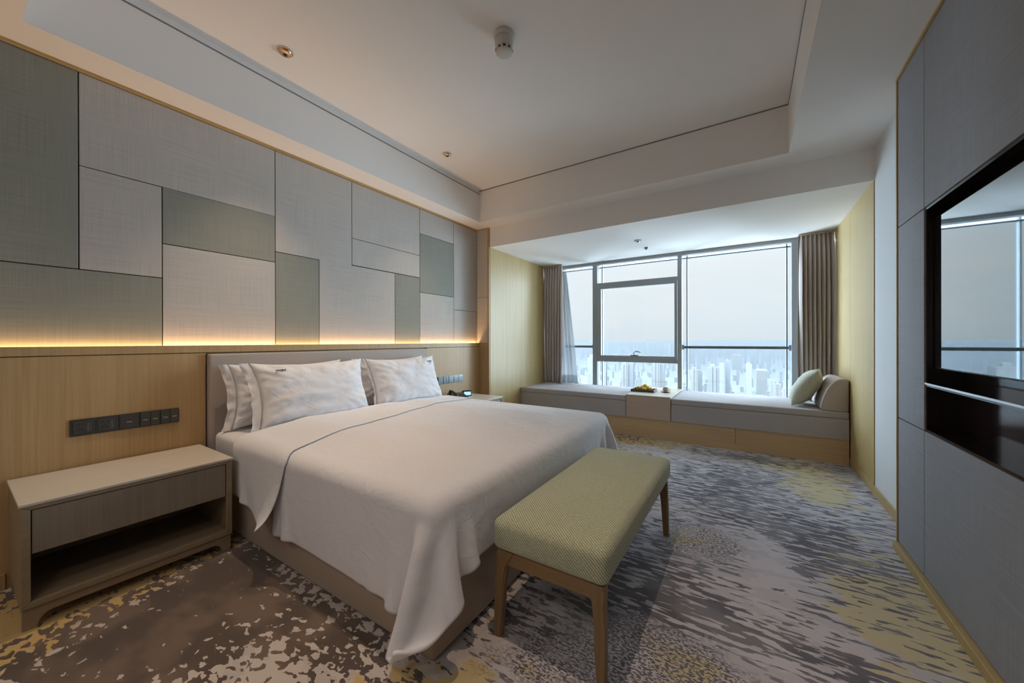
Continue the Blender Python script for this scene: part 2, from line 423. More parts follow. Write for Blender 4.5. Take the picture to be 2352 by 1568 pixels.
# dark strips painting the shade of the gaps round the tray
bm = BM(); g = .003
box(bm, TX0-.001, TX0+g, TY0, TY1, 2.922, 2.930)
box(bm, TX0, TX1, TY1-g, TY1+.001, 2.955, 2.963)
box(bm, TX1-g, TX1+.001, TY0, TY1, 2.955, 2.963)
box(bm, TX0, TX1, TY0-.001, TY0+g, 2.955, 2.963)
obj('groove_shade', bm, M['groove_shade'], ceil)

# left wall with its woven panels
wl = struct('wall_left', B(-.35, -.018, Y0-.2, YB+.02, -.12, ZS+.05), M['gap'])
L, D = M['lightfab'], M['darkfab']
ZTR = 2.572
panels = [(Y0, .383, 1.533, ZTR, D), (Y0, .709, 1.09, 1.533, D), (.383, 1.335, 2.080, ZTR, L), (.383, .709, 1.533, 2.080, L),
          (.709, 1.335, 1.741, 2.083, D), (.709, 1.335, 1.09, 1.741, L), (1.335, 1.962, 1.820, ZTR, L), (1.335, 1.666, 1.09, 1.820, D),
          (1.666, 2.433, 1.09, 1.827, L), (1.962, 2.762, 2.068, ZTR, L), (1.962, 2.762, 1.830, 2.068, L), (2.433, 2.762, 1.09, 1.828, D),
          (2.762, 3.300, 2.308, ZTR, L), (2.762, 3.300, 1.676, 2.308, D), (2.762, 3.300, 1.09, 1.676, L), (3.300, YB, 1.528, ZTR, L), (3.300, YB, 1.09, 1.528, L)]
pg = .0022
for (a, b_, c, d, m_) in panels:
    obj('fabric_panel', B(-.018, 0, a+pg, b_-pg, c+pg, d-pg, bev=.0025, seg=2), m_, wl)
struct('trim_1', B(-.02, .014, Y0, YB, ZTR, ZS+.002, bev=.002), M['trim'])
# return at the end of the bed wall
wr = struct('wall_return', B(-.02, DL-.001, YB, YB+.12, -.1, ZS+.03), M['gap'])
obj('fabric_panel', B(.004, DL-.024, YB-.012, YB, 1.71, ZTR), M['lightfab'], wr)
obj('fabric_panel', B(.004, DL-.024, YB-.012, YB, 1.128, 1.706), M['lightfab'], wr)
obj('wood_panel', B(.0, DL-.024, YB-.014, YB, 0, 1.124), M['oakd'], wr)
obj('wood_edge', B(DL-.024, DL+.003, YB-.018, YB+.01, 0, ZS, bev=.002), M['oakd'], wr)
obj('top_trim', B(.0, DL-.024, YB-.016, YB, ZTR, ZS+.001), M['trim'], wr)

# wooden wainscot with the lit ledge
bm = B(-.018, .048, Y0, .903, 0, 1.078, bev=.002)
wp = struct('wall_wainscot', bm, M['oakd'])
obj('wood_panel', B(-.018, .048, 2.812, YB-.015, 0, 1.078, bev=.002), M['oakd'], wp)
obj('wood_panel', B(-.018, .020, .905, 2.810, 0, 1.078), M['oakd'], wp)
bm = BM()
box(bm, .030, .050, Y0, YB-.015, 1.082, 1.127, bev=.0015)
box(bm, -.002, .0305, Y0, YB-.015, 1.079, 1.094)
obj('ledge', bm, M['oakd'], wp)
obj('led_strip', B(.010, .022, Y0, YB-.03, 1.094, 1.100), M['led'], wp)
light('ledge_light', 'AREA', (.016, (Y0+YB)/2, 1.104), 8.5, (1, .60, .26), shape='RECTANGLE', size=.012, size_y=YB-Y0-.05, rot=(0, R(180), 0))
struct('baseboard_left', B(.048, .058, Y0, .15, 0, .075, bev=.002), M['oakd'])

# window bay cheeks
bm = B(-.3, DL, YB+.12, 5.75, -.12, ZA+.02)
wa = struct('wall_bay_left', bm, M['paintwall'])
obj('wood_panel', B(DL, DL+.006, YB+.004, 4.520, 0, ZA), M['oak'], wa)
obj('wood_panel', B(DL, DL+.006, 4.523, 5.40, 0, ZA), M['oak'], wa)
wb = struct('wall_bay_right', B(W2, 4.1, 2.86, 5.75, -.12, ZS+.03), M['paintwall'])
obj('wood_panel', B(W2-.006, W2, YB+.004, 4.500, 0, ZA), M['oak'], wb)
obj('wood_panel', B(W2-.006, W2, 4.503, 5.40, 0, ZA), M['oak'], wb)
struct('baseboard_right', B(W2-.012, W2, 2.86, 4.486, 0, .066, bev=.002), M['oak'])

# wall behind the television, with a recess
NY0, NY1, NZ0, NZ1 = 1.00, 2.490, .725, 1.768
wt = struct('wall_right', B(3.80, 4.1, Y0-.2, 2.86, -.12, ZS+.03), M['gap'])
T = M['tvfab']; q = .0022; YE = 2.852
def tvp(a, b_, c, d): obj('fabric_panel', B(3.668, 3.80, a+q, b_-q, c+q, d-q) if 0 else B(3.65, 3.80, a+q, b_-q, c+q, d-q, bev=.002), T, wt)
tvp(NY1, YE-.008, NZ1, 2.572); tvp(NY1, YE-.008, NZ0, NZ1); tvp(NY1, YE-.008, .045, NZ0)
tvp(NY0, NY1, NZ1, 2.572); tvp(NY0, NY1, .045, NZ0)
tvp(Y0, NY0, NZ1, 2.572); tvp(Y0, NY0, NZ0, NZ1); tvp(Y0, NY0, .045, NZ0)
obj('wood_edge', B(3.645, 3.80, YE-.008, YE+.006, .0, ZS), M['oakd'], wt)
obj('top_trim', B(3.643, 3.80, Y0, YE, 2.572, ZS+.002), M['trim'], wt)
bm = BM()
box(bm, 3.765, 3.79, NY0, NY1, NZ0, NZ1)
box(bm, 3.655, 3.765, NY1-.012, NY1-.002, NZ0, NZ1); box(bm, 3.655, 3.765, NY0+.002, NY0+.012, NZ0, NZ1)
box(bm, 3.655, 3.765, NY0+.012, NY1-.012, NZ0, NZ0+.010); box(bm, 3.655, 3.765, NY0+.012, NY1-.012, NZ1-.012, NZ1)
niche = obj('recess_lining', bm, M['espresso'], wt)
obj('shelf', B(3.654, 3.765, NY0+.012, NY1-.012, .935, .949), M['espresso'], wt)
obj('shelf_edge', B(3.650, 3.654, NY0+.012, NY1-.004, .944, .952), M['chrome'], wt)
struct('baseboard_tv', B(3.628, 3.655, Y0, YE-.002, 0, .043, bev=.002), M['oak'])
struct('wall_back', B(-.3, 4.1, Y0-.3, Y0, -.12, 3.3), M['paintwall'])

# television
tv = thing('television', 'large flat black television set into the dark recess of the grey wall, reflecting the window', 'television', (3.70, 1.87, 1.02))
obj('screen', B(3.678, 3.683, 1.262, 2.468, 1.026, 1.706), M['screen'], tv)
obj('casing', B(3.683, 3.74, 1.255, 2.476, 1.018, 1.714, bev=.004), M['clock'], tv)
obj('wall_mount', B(3.74, 3.764, 1.7, 2.05, 1.2, 1.5), M['rail'], tv)

# ---------------------------------------------------------------- window
YG = 5.46
bm = BM()
box(bm, -.3, 4.1, 5.36, 5.75, .0, .42)
wf = struct('wall_front', bm, M['paintwall'])
bm = BM()
F0, F1 = YW, YW+.09
for a, b_ in ((.966, 1.036), (2.157, 2.208), (3.382, 3.452)): box(bm, a, b_, F0, F1, .40, ZA, bev=.002)
box(bm, DL+.005, W2-.006, F0+.003, F1, 2.298, ZA)            # header
box(bm, DL+.005, W2-.006, F0+.003, F1, .40, .462)           # sill
box(bm, 1.036, 2.157, F0+.004, F1, 1.972, 2.018)            # transom
box(bm, 1.036, 2.157, F0+.004, F1, .842, .895)
win = struct('window_1', bm, M['frame'])
bm = BM()      # thin outer glazing bars seen beside the posts
for x in (1.085, 2.262, 3.345): box(bm, x-.006, x+.006, F1+.004, YG+.03, .42, ZA)
box(bm, DL+.005, W2-.006, F1+.004, YG+.03, 2.262, 2.272)
obj('glazing_bar', bm, M['rail'], win)
# opening sash between the first two posts
bm = BM(); s0, s1 = 1.045, 2.15
box(bm, s0, s0+.055, F0-.012, F0+.03, .905, 1.965, bev=.002); box(bm, s1-.03, s1, F0-.012, F0+.03, .905, 1.965, bev=.002)
box(bm, s0, s1, F0-.014, F0+.03, 1.925, 1.968, bev=.002); box(bm, s0, s1, F0-.014, F0+.03, .895, .935, bev=.002)
sash = obj('sash', bm, M['frame'], win)
bm = BM(); hx = 1.60
box(bm, hx-.06, hx+.05, F0-.03, F0-.014, .932, .948, bev=.003)
tube(bm, [(hx, F0-.03, .945), (hx-.012, F0-.045, .975), (hx+.01, F0-.05, .998), (hx+.045, F0-.05, 1.0), (hx+.085, F0-.045, .985)], .007)
obj('window_handle', bm, M['rail'], sash, True)
for a, b_ in ((DL+.006, .966), (1.036, 2.157), (2.208, 3.382), (3.452, W2-.007)):
    obj('window_pane', B(a, b_, YG, YG+.006, .42, 2.32), M['glass'], win)
for k, (a, b_, lab) in enumerate(((.50, .966, 'short dark grey safety rail across the narrow window bay beside the left curtain'),
                       (2.208, 3.382, 'long dark grey safety rail across the wide right window bay'))):
    h = thing('safety_rail', lab, 'railing', (a, YW+.06, 1.06), 'safety rails across the window')
    obj('bar', B(a, b_, YW+.050, YW+.075, 1.045, 1.080, bev=.006), M['rail'], h)
    for x in ((b_-.012,) if k == 0 else (a+.012, b_-.012)):
        obj('bracket', B(x-.012, x+.012, YW+.045, YW+.085, 1.03, 1.095, bev=.004), M['frame'], h)

# ---------------------------------------------------------------- ceiling fixtures
def downlight(x, y, z, r, lab, e=0, grp=None, m='copper'):
    t = thing('downlight', lab, 'ceiling light', (x, y, z), grp)
    bm = BM(); lathe(bm, [(r*1.18, -.001), (r*1.18, -.004), (r*1.02, -.006), (r, -.003), (r*.98, .0)], (x, y, z), 36, cap=False)
    obj('trim_ring', bm, M['white'] if m == 'copper' else M['chrome'], t, True)
    bm = BM(); lathe(bm, [(r, -.0035), (r*.96, -.010), (r*.80, -.018), (r*.45, -.022), (r*.2, -.023)], (x, y, z), 36, cap=False)
    obj('reflector', bm, M['copper'] if m == 'copper' else M['rail'], t, True)
    bm = BM(); lathe(bm, [(.012, -.0225), (.012, -.026), (.006, -.028)], (x, y, z), 20)
    obj('lens', bm, M['clock'], t, True)
    if e:
        light('downlight_beam', 'SPOT', (x, y, z-.035), e, WARM, spot_size=R(72), spot_blend=.9, shadow_soft_size=.012)
    return t
G1 = 'copper downlights in the raised ceiling'
downlight(.525, 1.158, ZT, .040, 'copper reflector downlight in the ceiling tray, nearer the camera', 56, G1)
downlight(.509, 2.642, ZT, .034, 'copper reflector downlight in the ceiling tray, above the far side of the bed', 32, G1)
downlight(2.36, 1.10, ZT, .036, 'copper reflector downlight in the ceiling tray, above the green bench', 42, G1)
downlight(1.865, 4.851, ZA, .028, 'small dark downlight in the low ceiling above the window seat', 0, None, 'dark')
t = thing('smoke_detector', 'white drum shaped smoke detector hanging from the ceiling tray', 'smoke detector', (1.744, 1.80, ZT))
cx, cy = 1.744, 1.80
obj('base', lathe(BM(), [(.058, 0), (.060, -.006), (.060, -.026), (.052, -.030)], (cx, cy, ZT), 40), M['white'], t, True)
obj('housing', lathe(BM(), [(.048, -.030), (.055, -.034), (.055, -.060), (.050, -.078), (.048, -.088)], (cx, cy, ZT), 40), M['white'], t, True)
bm = BM(); lathe(bm, [(.044, -.088), (.044, -.104)], (cx, cy, ZT), 40)
obj('sensing_slot', bm, M['vent'], t)
bm = BM()
for k in range(10):
    a = 2*math.pi*k/10; p = Vector((cx+.046*math.cos(a), cy+.046*math.sin(a), ZT)); box(bm, p.x-.006, p.x+.006, p.y-.006, p.y+.006, ZT-.105, ZT-.087)
lathe(bm, [(.049, -.104), (.046, -.112), (.025, -.120), (.008, -.121)], (cx, cy, ZT), 40)
obj('cap', bm, M['white'], t, True)
t = thing('sprinkler', 'white sprinkler disc in the low ceiling above the window seat', 'sprinkler', (1.859, 4.46, ZA))
obj('cover_plate', lathe(BM(), [(.045, 0), (.045, -.004), (.040, -.009), (.015, -.011)], (1.859, 4.46, ZA), 36), M['white'], t, True)
obj('deflector', lathe(BM(), [(.010, -.011), (.010, -.020), (.022, -.022), (.022, -.024)], (1.859, 4.46, ZA), 24), M['chrome'], t, True)

# ================================================================ WINDOW SEAT
ws = thing('window_seat', 'low built-in seat of oak and grey cloth running under the whole window', 'window seat', (1.97, 4.9, 0))
X0, X1 = DL+.008, W2-.014
bm = BM()
box(bm, X0, 1.30, 4.506, 5.35, 0, .228); box(bm, 1.303, 2.842, 4.506, 5.35, 0, .228); box(bm, 2.845, X1, 4.506, 5.35, 0, .228)
obj('plinth', bm, M['oakx'], ws)
obj('skirting', B(X0, X1, 4.498, 4.506, 0, .07), M['oakx'], ws)
obj('upholstered_front', B(X0, 1.704, 4.488, 5.35, .229, .422, bev=.006, seg=3), M['seat'], ws)
obj('upholstered_front', B(2.216, X1, 4.488, 5.35, .229, .422, bev=.006, seg=3), M['seat'], ws)
bm = BM(); box(bm, 1.709, 2.211, 4.486, 5.35, .232, .492, bev=.002)
obj('table_box', bm, M['boxwood'], ws)
obj('table_top', B(1.709, 2.211, 4.484, 5.35, .4925, .503, bev=.0015), M['nighttop'], ws)
for a, b_, lab in ((X0, 1.704, 'flat grey seat cushion on the window seat, between the left curtain and the little table'), (2.216, X1, 'long flat grey seat cushion on the window seat, under the green pillow')):
    bm = B(a, b_, 4.486, 5.345, .4235, .487, bev=.012, seg=4)
    tag(obj('seat_cushion', bm, M['seat'], None, True), lab, 'cushion', 'grey cushions on the window seat')
# wedge bolster
prof = [(3.545, .489), (3.735, .489), (3.735, .775), (3.725, .788), (3.69, .792), (3.66, .786), (3.63, .762), (3.60, .722), (3.575, .675), (3.553, .61), (3.538, .55), (3.534, .505)]
bs = tag(obj('bolster', prism(BM(), prof, 'Y', 4.505, 5.10, bev=.009, seg=3), M['bolster'], None, True), 'rounded grey wedge bolster at the right end of the window seat', 'bolster')

def pillow(name, w, h, th, m, seed=0, wrinkle=.006, n=44, pinch=.10, flange=0, parent=None, mtx=None, crease=1.0, plumpL=1.0):
    bm = BM(); front = {}; 
    def P(u, v, s):
        pu = abs(u); pv = abs(v)
        x = w/2*u*(1-pinch*.9*(1-pv**2.2)*pu**2); y = h/2*v*(1-pinch*(1-pu**2.2)*pv**2)
        t = max(0, (1-pu**2.6))**.55*max(0, (1-pv**2.6))**.55
        edge = 1-t
        wr = wrinkle*(nz(u*3.1+seed, v*3.3, seed*1.7)*1.0 + .45*nz(u*8+seed, v*7+3, s) * (0.4+edge))
        # radiating creases near the corners
        rc = min(math.hypot(u-a, v-b) for a in (-1, 1) for b in (-1, 1))
        ang = math.atan2(v, u)
        wr += wrinkle*crease*.9*math.sin(ang*26+seed)*math.exp(-(rc/.5)**2)*t
        z = s*(th/2*t*(plumpL if u < 0 else 1) + wr*min(1, t*2.5))
        return Vector((x, y, z))
    rows = {}
    for s in (1, -1):
        g_ = []
        for i in range(n+1):
            r_ = []
            for j in range(n+1):
                u = -1+2*i/n; v = -1+2*j/n
                if s == -1 and (i in (0, n) or j in (0, n)): r_.append(rows[1][i][j])
                else: r_.append(bm.verts.new(P(u, v, s)))
            g_.append(r_)
        rows[s] = g_
        for i in range(n):
            for j in range(n):
                q_ = (g_[i][j], g_[i+1][j], g_[i+1][j+1], g_[i][j+1])
                bm.faces.new(q_ if s == 1 else tuple(reversed(q_)))
    if flange:
        # open hem of the pillowcase on the -u side
        ed = [rows[1][0][j] for j in range(n+1)]; prev = ed; nn = 5
        for k in range(1, nn+1):
            cur = []
            for j, v0 in enumerate(ed):
                v = -1+2*j/n; d = flange*k/nn
                cur.append(bm.verts.new(v0.co + Vector((-d*(1+.15*nz(v*3, seed)), 0, .012*nz(v*4.5+seed, k*.3)*k/nn*1.6 - .004*k/nn))))
            for j in range(n): bm.faces.new((prev[j], prev[j+1], cur[j+1], cur[j]))
            prev = cur
    if mtx: bmesh.ops.transform(bm, matrix=mtx, verts=bm.verts)
    return obj(name, bm, m, parent, True)
def frame(o, ax, ay):
    """matrix with local x along ax, local y along ay (orthogonalised), origin o"""
    ax = Vector(ax).normalized(); ay = Vector(ay); ay = (ay-ax*ay.dot(ax)).normalized(); az = ax.cross(ay)
    m = Matrix((ax, ay, az)).transposed().to_4x4(); m.translation = Vector(o); return m
# throw pillow leaning on the bolster
tp = pillow('throw_pillow', .43, .42, .19, M['throw'], 3, .004, 36, .13, mtx=frame((3.455, 4.80, .675), (.15, 1, .0), (.50, -.08, .85)))
tag(tp, 'plump sage green throw pillow leaning on the bolster of the window seat', 'pillow')

# tray with fruit, cup and saucer
TXc, TYc = 1.83, 4.87; ZTb = .5035
t = thing('serving_tray', 'small dark wooden tray of fruit on the window seat table', 'tray', (TXc, TYc, ZTb))
bm = BM(); tw, td = .135, .095
box(bm, TXc-tw, TXc+tw, TYc-td, TYc+td, ZTb, ZTb+.008)
obj('tray_floor', bm, M['traywood'], t)
bm = BM()
for a in (-1, 1):
    box(bm, TXc+a*tw-.006, TXc+a*tw+.006, TYc-td-.006, TYc+td+.006, ZTb, ZTb+.030, bev=.002)
    box(bm, TXc-tw+.006, TXc+tw-.006, TYc+a*td-.006, TYc+a*td+.006, ZTb, ZTb+.030, bev=.002)
obj('rim', bm, M['traywood'], t)
fr = [(-.02, .0, .034, 'fruit'), (.045, .015, .032, 'fruit'), (-.075, .02, .028, 'fruitg'), (.0, .055, .030, 'fruit'), (.09, -.02, .026, 'fruit'), (.015, -.045, .027, 'fruitg'), (.012, .008, .027, 'fruit')]
labs = ['round yellow fruit in the middle of the tray', 'yellow fruit on the tray toward the cup', 'small green yellow fruit at the left end of the tray', 'yellow fruit at the back of the tray by the window', 'small yellow fruit at the right end of the tray', 'green yellow fruit at the front of the tray', 'yellow fruit lying on top of the fruit heap on the tray']
for k, (a, b_, r_, mm) in enumerate(fr):
    z = ZTb+.0085+r_*.92+(.036 if k == 6 else 0); c = (TXc+a, TYc+b_, z)
    f_ = thing('fruit', labs[k], 'fruit', (c[0], c[1], z-r_), 'fruit on the tray')
    prof = [(r_*math.sin(math.pi*i/12)+.0004, -r_*.92*math.cos(math.pi*i/12)) for i in range(13)]
    obj('flesh', lathe(BM(), prof, c, 20), M[mm], f_, True)
    obj('stem', tube(BM(), [(c[0], c[1], z+r_*.85), (c[0]+.003, c[1], z+r_*.92+.006)], .0015, 6), M['leaf'], f_)
CX, CY = 2.085, 4.90
s_ = tag(obj('saucer', lathe(BM(), [(.028, 0), (.034, .003), (.062, .011), (.062, .013), (.034, .006), (.02, .005)], (CX, CY, ZTb), 36), M['saucer'], None, True), 'round brown saucer under the cup on the window seat table', 'saucer')
t = thing('teacup', 'small beige cup with handle on a saucer at the window seat', 'cup', (CX, CY, ZTb+.006))
bm = lathe(BM(), [(.020, .006), (.022, .009), (.034, .030), (.038, .062), (.036, .062), (.032, .032), (.018, .012)], (CX, CY, ZTb), 36)
obj('bowl', bm, M['cup'], t, True)
obj('handle', tube(BM(), [(CX+.034, CY-.005, ZTb+.052), (CX+.050, CY-.007, ZTb+.054), (CX+.058, CY-.008, ZTb+.042), (CX+.050, CY-.007, ZTb+.029), (CX+.033, CY-.005, ZTb+.028)], .0035, 8), M['cup'], t, True)

# ================================================================ CURTAINS
def curtain(x0, x1, y, z0, z1, folds, amp, seed, parent, name='cloth', m='curtain', spread=None):
    n = folds*14
    def fn(a, b_):
        z = z1+(z0-z1)*b_; xx = x0+(x1-x0)*a
        ph = a*folds*2*math.pi + 1.1*nz(a*4+seed, b_*1.6)
        if spread: xx = spread(a, b_)
        am = amp*(.45+.55*sstep(0, .25, b_))*(1+.4*nz(a*6, seed+b_*2))
        dx = .010*math.sin(ph*2+seed)*sstep(0, .1, b_)
        low = sstep(.85, 1, b_)
        return Vector((xx+dx, y+am*math.sin(ph)+.012*low*math.sin(ph*1.7+seed), z))
    o = obj(name, grid(BM(), n, 40, fn), M[m], parent, True)
    s = o.modifiers.new('s', 'SOLIDIFY'); s.thickness = .002
    return o
t = thing('curtain', 'gathered taupe curtain hanging at the left end of the window, by the bed', 'curtain', (.37, 5.2, .49), 'taupe curtains at both window ends')
curtain(.210, .530, 5.205, .492, 2.336, 7, .040, 1.0, t, 'cloth')
obj('header_tape', B(.207, .532, 5.19, 5.22, 2.318, 2.338), M['curtain'], t)
t = thing('curtain', 'gathered taupe curtain hanging at the right end of the window, behind the bolster', 'curtain', (3.58, 5.2, .49), 'taupe curtains at both window ends')
curtain(3.432, 3.738, 5.205, .492, 2.336, 8, .042, 5.0, t, 'cloth')
obj('header_tape', B(3.435, 3.738, 5.19, 5.22, 2.318, 2.338), M['curtain'], t)
sh = curtain(.5, .7, 5.295, .492, 2.334, 4, .016, 9.0, None, 'sheer_curtain', 'sheer', spread=lambda a, b_: .455+a*(.075+.215*b_**.8))
tag(sh, 'pale see-through sheer curtain flaring out beside the left taupe curtain', 'sheer curtain')
sh2 = curtain(3.40, 3.5, 5.295, .492, 2.334, 3, .014, 12.0, None, 'sheer_curtain', 'sheer', spread=lambda a, b_: 3.452+a*.09)
tag(sh2, 'narrow sheer curtain gathered behind the right taupe curtain', 'sheer curtain')

# ================================================================ BED
hb = thing('headboard', 'padded taupe headboard panel on the wall behind the pillows', 'headboard', (.03, 1.857, 0))
bm = B(.021, .085, .909, 2.806, .02, 1.072, bev=.014, seg=4)
obj('padding', bm, M['headb'], hb, True)
BX0, BX1, BY0, BY1 = .10, 2.020, .935, 2.775
bed = thing('bed', 'large double bed with a brown padded base and white mattress', 'bed', (1.05, 1.855, 0))
obj('base', B(BX0, BX1, BY0, BY1, .012, .335, bev=.012, seg=3), M['bedbase'], bed, True)
for x in (.25, 1.85):
    for y in (1.05, 2.66): obj('foot', lathe(BM(), [(.03, 0), (.03, .0135)], (x, y, 0), 16), M['vent'], bed)
obj('mattress', B(.092, 2.035, .928, 2.782, .336, .575, bev=.035, seg=4), M['linen'], bed, True)

import numpy as np
def cloth_sim(F, boxes, pin, steps=260, iters=14, seed=1, thick=.012, rnd=.05, rest_noise=.02, fric=.5, z0=.66, dt=.012, bend=.25, pulls=()):
    """position based cloth: F is the (nu, nv, 2) flat pattern; boxes are (lo, hi, radius) colliders"""
    rs = np.random.RandomState(seed); nu, nv = F.shape[:2]
    P = np.zeros((nu, nv, 3)); P[..., :2] = F; P[..., 2] = z0
    # smooth random unevenness starts natural folds
    g = rs.randn(12, 16); iu = np.linspace(0, 10.99, nu); iv = np.linspace(0, 14.99, nv)
    a = iu.astype(int); b = iv.astype(int); fa = (iu-a)[:, None]; fb = (iv-b)[None]
    N = (g[a][:, b]*(1-fa)*(1-fb) + g[a+1][:, b]*fa*(1-fb) + g[a][:, b+1]*(1-fa)*fb + g[a+1][:, b+1]*fa*fb)
    P[..., 2] += .006*N
    cons = []
    def add(du, dv, k):
        # split in independent sets
        for pu in range(2 if du else 1):
            for pv in range(2 if (dv and not du) else 1):
                us = np.arange(0, nu-abs(du)); vs = np.arange(0, nv-abs(dv))
                if du: us = us[((us//abs(du)) % 2) == pu]
                elif dv: vs = vs[((vs//abs(dv)) % 2) == pv]
                U, V = np.meshgrid(us, vs, indexing='ij')
                if dv < 0: V = V + abs(dv)
                i = (U*nv+V).ravel(); j = ((U+du)*nv+V+dv).ravel()
                f = F.reshape(-1, 2); L = np.linalg.norm(f[i]-f[j], axis=1)
                cons.append((i, j, L, k))
    add(1, 0, 1); add(0, 1, 1); add(1, 1, .5); add(1, -1, .5); add(2, 0, bend); add(0, 2, bend)
    sc = 1+rest_noise*.5*N.ravel()
    cons = [(i, j, L*(.5*(sc[i]+sc[j])), k) for i, j, L, k in cons]
    P = P.reshape(-1, 3); V = np.zeros_like(P); W = np.ones(len(P)); W[pin.ravel()] = 0
    pulls = [(u_*nv+v_, t_) for u_, v_, t_ in pulls]
    for idx, t_ in pulls: W[idx] = 0
    Pin = P.copy()
    grav = np.array([0, 0, -9.8])
    now = [0]
    def collide(P, P0):
        for lo, hi, r, late in boxes:
            if late > now[0]: continue
            r2 = r; lo_ = lo+r2; hi_ = hi-r2
            c = np.clip(P, lo_, hi_); d = P-c; dist = np.linalg.norm(d, axis=1); inside = dist < 1e-9
            rr = r2+thick; hit = (dist < rr)
            out = hit & ~inside
            n = d[out]/dist[out][:, None]; P[out] = c[out]+n*rr
            if inside.any():
                q = P[inside]; dd = np.stack([q[:, 0]-lo_[0], hi_[0]-q[:, 0], q[:, 1]-lo_[1], hi_[1]-q[:, 1], 1e3+0*q[:, 0], hi_[2]-q[:, 2]], 1)
                k = dd.argmin(1); ax = k//2; s = np.where(k % 2 == 0, -1, 1)
                tgt = np.where(k % 2 == 0, lo_[ax], hi_[ax])+s*rr
                q[np.arange(len(q)), ax] = tgt; P[inside] = q
            m = hit
            dpos = P[m]-P0[m]
            P[m] = P[m]-fric*dpos*np.array([1, 1, .3])
            # keep outside after friction
            c = np.clip(P[m], lo_, hi_); d = P[m]-c; dist = np.linalg.norm(d, axis=1)+1e-12
            bad = dist < rr; q = P[m]; q[bad] = c[bad]+d[bad]/dist[bad][:, None]*rr; P[m] = q
        P[:, 2] = np.maximum(P[:, 2], .012)
        return P
    for s in range(steps):
        now[0] = s/steps
        V += dt*grav*W[:, None]; V *= .985 if s < steps*.7 else .93
        P0 = P.copy(); P = P+dt*V
        P[W == 0] = Pin[W == 0]
        for idx, tgt in pulls:                                        # a corner tugged into its place by hand
            f_ = min(1, s/(steps*.6)); P[idx] = Pin[idx]*(1-f_)+np.array(tgt)*f_ if f_ < 1 else np.array(tgt)
        for it in range(iters):
            for i, j, L, k in cons:
                d = P[j]-P[i]; l = np.linalg.norm(d, axis=1)+1e-9; wi, wj = W[i], W[j]
                kk = k if k != bend else k*1.0
                c = (l-L)/l*kk/(np.maximum(wi+wj, 1e-6))
                if k == bend: c = np.where(l < L, c, c*.3)
                P[i] = P[i]+d*(c*wi)[:, None]
                P[j] = P[j]-d*(c*wj)[:, None]
            if it % 4 == 3: P = collide(P, P0)
        P = collide(P, P0)
        V = (P-P0)/dt
        sp = np.linalg.norm(V, axis=1, keepdims=True); V *= np.minimum(1, 3/np.maximum(sp, 1e-9))
    return P.reshape(nu, nv, 3)

def line(y):
    """edge of the turned-down sheet"""
    if y < .93: return 1.07-.20*(.93-y)
    return .70+.165*(2.75-y)+.08*math.exp(-((y-.93)/.14))
def bedcloth(name, fx0, fx1, fy0, fy1, nu, nv, label, cat, m, th, thick, z0, seed, puff, rest, steps=190, iters=16, pins=True, pulls=()):
    F = np.zeros((nu, nv, 2))
    for i in range(nu):
        for j in range(nv):
            u, v = i/(nu-1), j/(nv-1); y = fy0(u)+(fy1(u)-fy0(u))*v
            F[i, j] = (fx0(y)+(fx1(y)-fx0(y))*u, y)
    pin = np.zeros((nu, nv), bool)
    if pins: pin[0] = (F[0, :, 1] > 1.0) & (F[0, :, 1] < 2.7)
    A = np.array
    boxes = [(A([0, .928, -.5]), A([2.035, 2.782, .575]), .04, 0), (A([-.1, .0, -.5]), A([.562, .868, .50]), .005, .5),
             (A([2.104, 1.155, -.5]), A([2.58, 2.34, .455]), .03, .55)]
    P = cloth_sim(F, boxes, pin, steps, iters, seed, thick, rest_noise=rest, z0=z0, pulls=pulls)
    bm = BM(); vs = []
    for i in range(nu):
        row = []
        for j in range(nv):
            x, y, z = P[i, j]
            e = min(1, max(0, (2.03-x)/.35))*min(1, max(0, (y-.94)/.4))*min(1, max(0, (2.77-y)/.6))
            if z > .56:
                e = sstep(0, 1, e)
                z += puff*e + .007*nz(x*1.7+4, y*1.9)*min(1, e*3) + .006*nz(x*3+y*2.5, y*4-x*1.5, 3)*min(1, e*3)
                z += .0035*math.sin((x*.9+y*1.5)*9+2.2*nz(x*1.4, y*1.4))*sstep(.9, 1.6, x)*min(1, e*2)
            row.append(bm.verts.new((x, y, z)))
        vs.append(row)
    for i in range(nu-1):
        for j in range(nv-1): bm.faces.new((vs[i][j], vs[i+1][j], vs[i+1][j+1], vs[i][j+1]))
    o = obj(name, bm, m, None, True)
    s = o.modifiers.new('smooth', 'SUBSURF'); s.levels = 1; s.render_levels = 1
    s = o.modifiers.new('s', 'SOLIDIFY'); s.thickness = th; s.offset = 1
    return tag(o, label, cat)
bedcloth('duvet', lambda y: line(y)-.10, lambda y: 2.035+.228, lambda u: .93-.365+.025*u, lambda u: 2.78+.33, 76, 124,
         'smooth white duvet spread over the bed and hanging over its sides and foot', 'duvet', M['linen2'], .012, .010, .592, 3, .034, .05, pulls=[(75, 0, (2.005, .770, .155))])
bedcloth('turned_down_sheet', lambda y: .46+.02*nz(y*3, 1), line, lambda u: .93-.30-.045*u, lambda u: 2.78+.31, 30, 124,
         'white sheet turned down in a band below the pillows', 'sheet', M['linen'], .003, .028, .61, 11, .032, .045, pulls=[(29, 0, (.965, .80, .235))])

